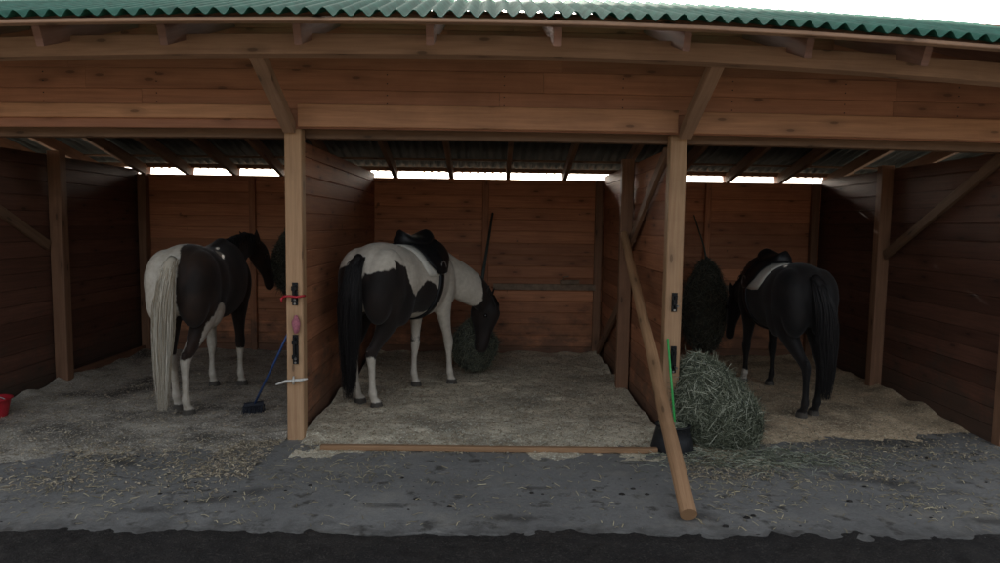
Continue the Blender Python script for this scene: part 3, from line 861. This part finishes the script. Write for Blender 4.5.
# ------------------------------------------------------------------ saddles
def make_saddle(horse, loc, rz, sc, xs, label, x0=.02, back=.05, low=.05):
    """x0: back of the seat"""
    rot = Matrix.Rotation(rz, 3, 'Z')
    o = Vector((x0 + .22, 0, 1.38))
    w = rot @ Vector((o.x * sc * xs, o.y * sc, o.z * sc)) + Vector((loc[0], loc[1], 0))
    root = empty('saddle', w, rz, sc); root.scale = (sc * xs, sc, sc)
    tag(root, label, 'saddle', 'saddles on the horses')
    # seat: dished between cantle and pommel
    m = MB(); rows = []
    N = 14
    for k in range(N + 1):
        q = k / N; x = x0 - .02 + .48 * q
        zb = wrap(x, 0, 0).z
        top = .070 + .060 * (1 - q) ** 3 + .03 * max(0, q - .6) * 2.2
        hw = .145 * math.sin(math.pi * min(1, .22 + (1 - q) * .62)) * (1 if q > .05 else .8) 
        row = []
        for i in range(16):
            t = math.pi * 2 * i / 16
            yy = math.cos(t) * hw; zz = math.sin(t)
            row.append((x, yy, zb + .01 + (top * .5) + zz * top * .5 - abs(math.cos(t)) ** 2 * .03))
        rows.append(row)
    b, n = m.grid(rows, close=True)
    m.face(tuple(range(b, b + 16))[::-1], ((0, 0),) * 16); e = b + N * 16; m.face(tuple(range(e, e + 16)), ((0, 0),) * 16)
    m.build('seat', M['leather'], root, o, smooth=True)
    def sheet(xa, xb, t0, t1, off, th, s, shape):
        m = MB(); top, bot = [], []
        K = 12
        for k in range(K + 1):
            q = k / K; t = t0 + (t1 - t0) * q
            a, b_ = shape(q); r1, r2 = [], []
            for i in range(11):
                x = xa + (xb - xa) * (a + (b_ - a) * i / 10)
                edge = min(1, min(i, 10 - i) / 1.5, (K - k) / 1.5 + .0)
                r1.append(wrap(x, s * t, off + th * (.3 + .7 * edge))); r2.append(wrap(x, s * t, off))
            top.append(r1); bot.append(r2)
        rows = [a + b_[::-1] for a, b_ in zip(top, bot)]
        b, n = m.grid(rows, close=True)
        m.face(tuple(range(b, b + n))[::-1], ((0, 0),) * n); e = b + K * n; m.face(tuple(range(e, e + n)), ((0, 0),) * n)
        return m
    flap = lambda q: (.10 + .06 * q + .9 * max(0, q - .75), 1.0 + .16 * math.sin(q * 2.6) - 1.1 * max(0, q - .72))
    pad = lambda q: (.14 * min(1, q * 1.4) * (1 - back * 4) + .5 * max(0, q - .8), 1.0 + .12 * math.sin(q * 2.6) - .8 * max(0, q - .75))
    for s in (1, -1):
        sheet(x0 - back - .07, x0 + .49, .02, 1.34 + low, .002, .014, s, pad).build('saddle_pad', M['padwhite'], root, o, smooth=True)
        sheet(x0 - .04, x0 + .45, .12, 1.34, .030, .016, s, flap).build('flap', M['leather'], root, o, smooth=True)
        m = MB(); pp = [wrap(x0 + .26, s * t, .052) for t in (.3, .6, .9, 1.05)]
        m.tube(pp, .010, 6, flat=.5); m.build('stirrup_leather', M['leather'], root, o)
        c = pp[-1]; m = MB()
        ring = [c + Vector((math.cos(t) * .05, s * .006, math.sin(t) * .06 - .06)) for t in [math.pi / 2 + i * 2 * math.pi / 14 for i in range(15)]]
        m.tube(ring, .006, 6); m.build('stirrup', M['steel'], root, o, smooth=True)
    m = MB(); rows = []
    for k in range(33):
        t = 1.05 + (2 * math.pi - 2.1) * k / 32
        for_ = []
        sh = -.06 - .10 * math.sin((t - 1.05) / (2 * math.pi - 2.1) * math.pi)
        for x, of in ((x0 + .29 + sh, .004), (x0 + .30 + sh, .018), (x0 + .37 + sh, .018), (x0 + .38 + sh, .004)): for_.append(wrap(x, t, of))
        rows.append(for_)
    m.grid(rows, close=True); m.build('girth', M['leather'], root, o, smooth=True)
    return root
make_saddle(horseC, LC, hC, 1.02, .92, 'black saddle with pale pad on the back of the brown and white horse', x0=-.11, back=.04, low=.05)
make_saddle(horseR, LR, hR, .93, .95, 'black saddle with a white pad showing, on the back of the black horse', x0=-.07, back=.12, low=.02)

# ------------------------------------------------------------------ hay nets
def hay_shape(loc, r, seed, tilt=0.0, sharp=1.0, squash=0.0):
    """returns a function giving the surface radius of a lumpy sack"""
    def S(d):
        q = 1 + .13 * nz(d.x * 1.6 + seed, d.y * 1.6, d.z * 1.6) + .06 * nz(d.x * 5, d.y * 5 + seed, d.z * 5)
        p = Vector((d.x * r[0] * q, d.y * r[1] * q, d.z * r[2] * q))
        k = 1 - sharp * .45 * max(0, d.z) ** 1.3
        p.x = p.x * k + tilt * p.z; p.y *= k
        if squash: p.z = max(p.z, -r[2] * squash)
        return Vector(loc) + p
    return S
def fib(n):
    g = math.pi * (3 - 5 ** .5)
    for i in range(n):
        z = 1 - 2 * (i + .5) / n; rr = math.sqrt(1 - z * z); a = g * i
        yield Vector((math.cos(a) * rr, math.sin(a) * rr, z))
def hay_net(name, loc, r, label, cat, matS, matC, seed, n, cord=None, tilt=0.0, sharp=1.0, squash=0.0, ln=(.04, .13), net=True, base=None, group=None, thick=1.0):
    rnd = random.Random(seed); S = hay_shape(loc, r, seed, tilt, sharp, squash)
    root = empty(name, base or (loc[0], loc[1], max(0, loc[2] - r[2])))
    tag(root, label, cat, group)
    O = root.location.copy()
    m = MB(); rows = []
    for k in range(25):
        ph = math.pi * k / 24
        rows.append([Vector(loc) + (S(Vector((math.cos(t * math.pi / 16) * math.sin(ph), math.sin(t * math.pi / 16) * math.sin(ph), math.cos(ph)))) - Vector(loc)) * .95 for t in range(32)])
    m.grid(rows, close=True); m.build('hay_core', matC, root, O, smooth=True)
    m = MB()
    for _ in range(n):
        d = Vector((rnd.gauss(0, 1), rnd.gauss(0, 1), rnd.gauss(0, 1))).normalized()
        p = S(d); p = Vector(loc) + (p - Vector(loc)) * rnd.uniform(.93, 1.02)
        t = Vector((rnd.gauss(0, 1), rnd.gauss(0, 1), rnd.gauss(0, 1))); t = (t - d * t.dot(d)).normalized()
        L = rnd.uniform(*ln) * (1.6 if rnd.random() < .06 else 1); out = d * rnd.uniform(-.012, .05) * (2.2 if rnd.random() < .1 else 1)
        g = Vector((0, 0, -.02 if rnd.random() < .6 else 0))
        a_, b_, c_ = p - t * L * .5, p + d * .006, p + t * L * .5 + out + g
        if min(a_.z, c_.z) < .004:
            a_.z = max(a_.z, .005); c_.z = max(c_.z, .005); b_.z = max(b_.z, .006)
        m.tube([a_, a_.lerp(b_, .5) + d * .004, b_, c_], [.0016, .0026, .0022, .0009], 3, tone=rnd.random() ** 1.5, cap=False)
    m.build('hay', matS, root, O)
    if net:
        m = MB(); A = 11
        for dirn in (1, -1):
            for k in range(A):
                line = []
                for j in range(17):
                    ph = math.pi * (.04 + .92 * j / 16); a = 2 * math.pi * k / A + dirn * ph * 1.5
                    line.append(Vector(loc) + (S(Vector((math.cos(a) * math.sin(ph), math.sin(a) * math.sin(ph), math.cos(ph)))) - Vector(loc)) * 1.02)
                m.tube(line, .0022, 4, cap=False)
        m.build('net', M['netcord'], root, O, smooth=True)
    if cord:
        m = MB(); top = S(Vector((0, 0, 1)))
        m.tube([top - Vector((0, 0, .04)), top + (Vector(cord) - top) * .3 + Vector((.01, 0, 0)), Vector(cord)], [.014 * thick, .009 * thick, .006 * thick], 6)
        for k in range(6):
            a = k * 1.047; q = S(Vector((math.cos(a) * .5, math.sin(a) * .5, .86)))
            m.tube([q, q.lerp(top, .6) + Vector((0, 0, .01)), top + Vector((0, 0, .04))], .0035, 4, cap=False)
        m.build('hanging_cord', M['netcord'], root, O, smooth=True)
    return root
# heap on the floor by the right post
hay_net('hay_net', (1.66, 4.97, .27), (.31, .26, .37), 'bulging net of grey-green hay lying on the ground beside the right post', 'hay net', M['hay'], M['haycore'], 21, 9000, tilt=-.28, sharp=.7, squash=.70, ln=(.05, .17), base=(1.66, 4.97, 0), group='hay nets')
# nets hung on the back wall
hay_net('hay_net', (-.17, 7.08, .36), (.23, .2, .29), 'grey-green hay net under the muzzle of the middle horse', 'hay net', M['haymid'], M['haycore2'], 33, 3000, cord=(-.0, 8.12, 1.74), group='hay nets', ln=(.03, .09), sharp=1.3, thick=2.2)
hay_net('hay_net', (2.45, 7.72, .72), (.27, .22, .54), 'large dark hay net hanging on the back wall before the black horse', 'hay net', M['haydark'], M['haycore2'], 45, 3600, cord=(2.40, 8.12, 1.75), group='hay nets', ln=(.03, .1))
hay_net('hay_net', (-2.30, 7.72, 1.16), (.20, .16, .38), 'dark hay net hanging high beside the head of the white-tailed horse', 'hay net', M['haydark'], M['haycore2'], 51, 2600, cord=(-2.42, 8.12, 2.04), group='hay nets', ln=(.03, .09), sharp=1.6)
# wisps trailing from the heap
m = MB(); rnd = random.Random(12)
for _ in range(900):
    x = rnd.gauss(1.85, .38); y = rnd.uniform(4.50, 4.85) - abs(rnd.gauss(0, .12)); a = rnd.uniform(0, 6.28); L = rnd.uniform(.04, .16)
    p = Vector((x, y, .004 + rnd.random() * .012)); d = Vector((math.cos(a), math.sin(a), rnd.uniform(0, .15))) * L
    m.tube([p, p + d * .5 + Vector((0, 0, .008)), p + d + Vector((rnd.uniform(-.02, .02), rnd.uniform(-.02, .02), -d.z + .001))], [.0012, .0017, .0008], 3, cap=False)
tag(m.build('loose_hay', M['hay']), 'loose wisps of hay fallen on the concrete in front of the hay net', 'hay', kind='stuff')

# ------------------------------------------------------------------ loose things
# round pole leaning in the middle stall
a, b = Vector((1.085, 3.56, .045)), Vector((1.215, 6.27, 1.53))
m = MB(); pts = [a.lerp(b, k / 14) + Vector((.006 * nz(k, 1, 1, .35), .0, .008 * nz(k, 5, 2, .35))) for k in range(15)]
m.tube(pts, [.047 - .012 * k / 14 for k in range(15)], 14, tone=.55)
for i, f in enumerate(m.uv): m.uv[i] = tuple((u, v * .28) for u, v in f)
tag(m.build('wooden_pole', M['pole'], origin=a, smooth=False), 'long pale wooden pole leaning against the right partition, its foot out on the concrete', 'pole')
# threshold batten
m = MB(); m.bar((-1.19, 4.70, .020), (1.19, 4.70, .020), .045, .036, seg=6, ch=.005, jit=.002)
tag(m.build('threshold_board', M['pole'], origin=(0, 4.70, 0)), 'thin wooden batten lying on the ground across the middle stall', 'board')

def bucket(name, x, y, r0, r1, h, mat, label, cat, handle=None):
    root = empty(name, (x, y, 0)); tag(root, label, cat); O = Vector((x, y, 0))
    m = MB(); rows = []
    prof = [(0, .006), (r0 * .97, .004), (r0, .012), ((r0 + r1) / 2, h / 2), (r1, h - .012), (r1 + .012, h - .008), (r1 + .012, h), (r1 - .006, h), ((r0 + r1) / 2 - .008, h / 2), (r0 - .01, .02), (0, .02)]
    for r_, z in prof: rows.append([(x + math.cos(t * math.pi / 14) * r_, y + math.sin(t * math.pi / 14) * r_, z) for t in range(28)])
    m.grid(rows, close=True); m.build('tub', mat, root, O, smooth=True)
    if handle:
        m = MB(); m.tube([(x - r1 * math.cos(q), y - .02 - .3 * r1 * math.sin(q), h + (r1 * .35) * math.sin(q) - .01) for q in [i * math.pi / 10 for i in range(11)]], .005, 6)
        m.build('handle', handle, root, O, smooth=True)
    return root
bk = bucket('rubber_tub', 1.325, 4.80, .155, .118, .185, M['rubber'], 'black rubber tub with a green-handled stick in it at the foot of the right post', 'tub')
m = MB()
for _ in range(300):
    a_ = random.uniform(0, 6.28); q = math.sqrt(random.random()) * .10; z = .15 + .03 * (1 - q * 9) + random.uniform(0, .02)
    p = Vector((1.325 + math.cos(a_) * q, 4.80 + math.sin(a_) * q, z)); d = Vector((random.gauss(0, 1), random.gauss(0, 1), random.gauss(0, .3))).normalized() * .035
    m.tube([p - d, p + Vector((0, 0, .006)), p + d], [.001, .0018, .001], 3, cap=False)
m.build('hay_filling', M['hay'], bk, (1.325, 4.80, 0))
m = MB(); m.tube([(1.352, 4.78, .03), (1.322, 4.85, .42), (1.292, 4.905, .79)], [.009, .009, .008], 8); 
tag(m.build('green_stick', M['greenstick'], origin=(1.35, 4.78, 0), smooth=True), 'thin bright green handle standing in the black tub against the right post', 'handle')

rb = bucket('red_bucket', -3.96, 5.35, .10, .13, .17, M['red'], 'red bucket on the ground at the far left edge', 'bucket', M['steel'])

# blue-handled brush leaning behind the left post
root = empty('brush', (-1.95, 5.52, 0)); tag(root, 'blue-handled brush with dark bristles leaning on the left partition post', 'brush')
O = root.location.copy()
m = MB(); m.tube([(-1.94, 5.52, .10), (-1.72, 5.31, .46), (-1.505, 5.10, .82)], .009, 8); m.build('handle', M['bluestick'], root, O, smooth=True)
m = MB()
m.bar((-2.02, 5.50, .095), (-1.88, 5.56, .10), .05, .03, ch=.01)
for _ in range(160):
    q = random.random(); p = Vector((-2.02 + .14 * q, 5.50 + .06 * q, .09)) + Vector((random.uniform(-.015, .015), random.uniform(-.02, .02), 0))
    m.tube([p, p + Vector((random.uniform(-.03, .02), random.uniform(-.03, .03), -.085))], [.003, .002], 4, cap=False)
m.build('bristle_head', M['bristle'], root, O)

# small things tied to the left post
m = MB()
y = YF - .022
m.tube([(-1.50, y + .02, 1.062), (-1.485, y - .012, 1.066), (-1.45, y - .016, 1.07), (-1.40, y - .022, 1.064), (-1.36, y - .012, 1.07), (-1.352, y + .03, 1.068)], .0085, 8)
m.tube([(-1.50, y + .02, 1.062), (-1.515, y + .0, 1.045), (-1.51, y + .0, 1.02)], [.009, .009, .005], 8)
tag(m.build('red_rope', M['red'], origin=(-1.42, y, 1.06), smooth=True), 'short red rope looped round the left post at the upper latch', 'rope')
m = MB(); rows = []
for k in range(7):
    q = k / 6; rows.append([(-1.405 + math.cos(t * .785) * .03 * math.sin(.3 + q * 2.5) * random.uniform(.8, 1.2), y - .012 + math.sin(t * .785) * .018, .93 - .13 * q) for t in range(8)])
b_, n_ = m.grid(rows, close=True); m.face(tuple(range(b_, b_ + 8))[::-1], ((0, 0),) * 8); m.face(tuple(range(b_ + 48, b_ + 56)), ((0, 0),) * 8)
tag(m.build('pink_rag', M['pink'], origin=(-1.405, y, .86), smooth=True), 'small faded pink rag tied between the two latches of the left post', 'rag')
m = MB()
m.tube([(-1.55, y - .03, .425), (-1.49, y - .012, .445), (-1.42, y - .014, .452), (-1.37, y - .012, .458), (-1.325, y - .02, .468)], [.006, .011, .012, .011, .005], 8)
m.tube([(-1.43, y - .005, .48), (-1.425, y - .03, .455), (-1.43, y - .01, .425)], .008, 8)
tag(m.build('white_cord', M['cord'], origin=(-1.43, y, .45), smooth=True), 'pale cord knotted across the lower part of the left post', 'cord')

# ------------------------------------------------------------------ light, world, camera
SUN_EL, SUN_AZ = R(20), R(-6.5)          # azimuth from +Y towards +X
w = bpy.data.worlds.new('World'); scene.world = w; w.use_nodes = True
nt = w.node_tree; bg = nt.nodes['Background']
sky = nt.nodes.new('ShaderNodeTexSky'); sky.sky_type = 'NISHITA'; sky.sun_disc = False
sky.sun_elevation = SUN_EL; sky.sun_rotation = SUN_AZ; sky.air_density = 1.0; sky.dust_density = 7; sky.ozone_density = 1.0
hs_ = nt.nodes.new('ShaderNodeHueSaturation'); hs_.inputs['Saturation'].default_value = .42
nt.links.new(sky.outputs[0], hs_.inputs['Color']); nt.links.new(hs_.outputs[0], bg.inputs[0]); bg.inputs[1].default_value = .12
sun = bpy.data.lights.new('sun', 'SUN'); sun.energy = 2.0; sun.angle = R(.6); sun.color = (1, .93, .82)
so = bpy.data.objects.new('sun', sun); COL.objects.link(so)
d = Vector((math.sin(SUN_AZ) * math.cos(SUN_EL), math.cos(SUN_AZ) * math.cos(SUN_EL), math.sin(SUN_EL)))
so.rotation_euler = d.to_track_quat('Z', 'Y').to_euler()
so.location = d * 30

cam = bpy.data.cameras.new('camera'); co = bpy.data.objects.new('camera', cam); COL.objects.link(co)
cam.sensor_width = 36; cam.lens = 36 * .680; cam.clip_end = 2000; cam.clip_start = .05
yaw, pit, roll = R(.7), math.atan(56.5 / 680), .0145
Fv = Vector((math.sin(yaw) * math.cos(pit), math.cos(yaw) * math.cos(pit), -math.sin(pit)))
R0 = Vector((math.cos(yaw), -math.sin(yaw), 0)); U0 = R0.cross(Fv)
Rv = R0 * math.cos(roll) + U0 * math.sin(roll); Uv = Rv.cross(Fv)
mt = Matrix((Rv, Uv, -Fv)).transposed().to_4x4(); mt.translation = (0, 0, 1.6)
co.matrix_world = mt
scene.camera = co
vs = scene.view_settings
vs.view_transform = 'Standard'; vs.look = 'None'; vs.gamma = 1; vs.use_curve_mapping = False; vs.exposure = 2.0
scene.cycles.max_bounces = 8; scene.cycles.diffuse_bounces = 6
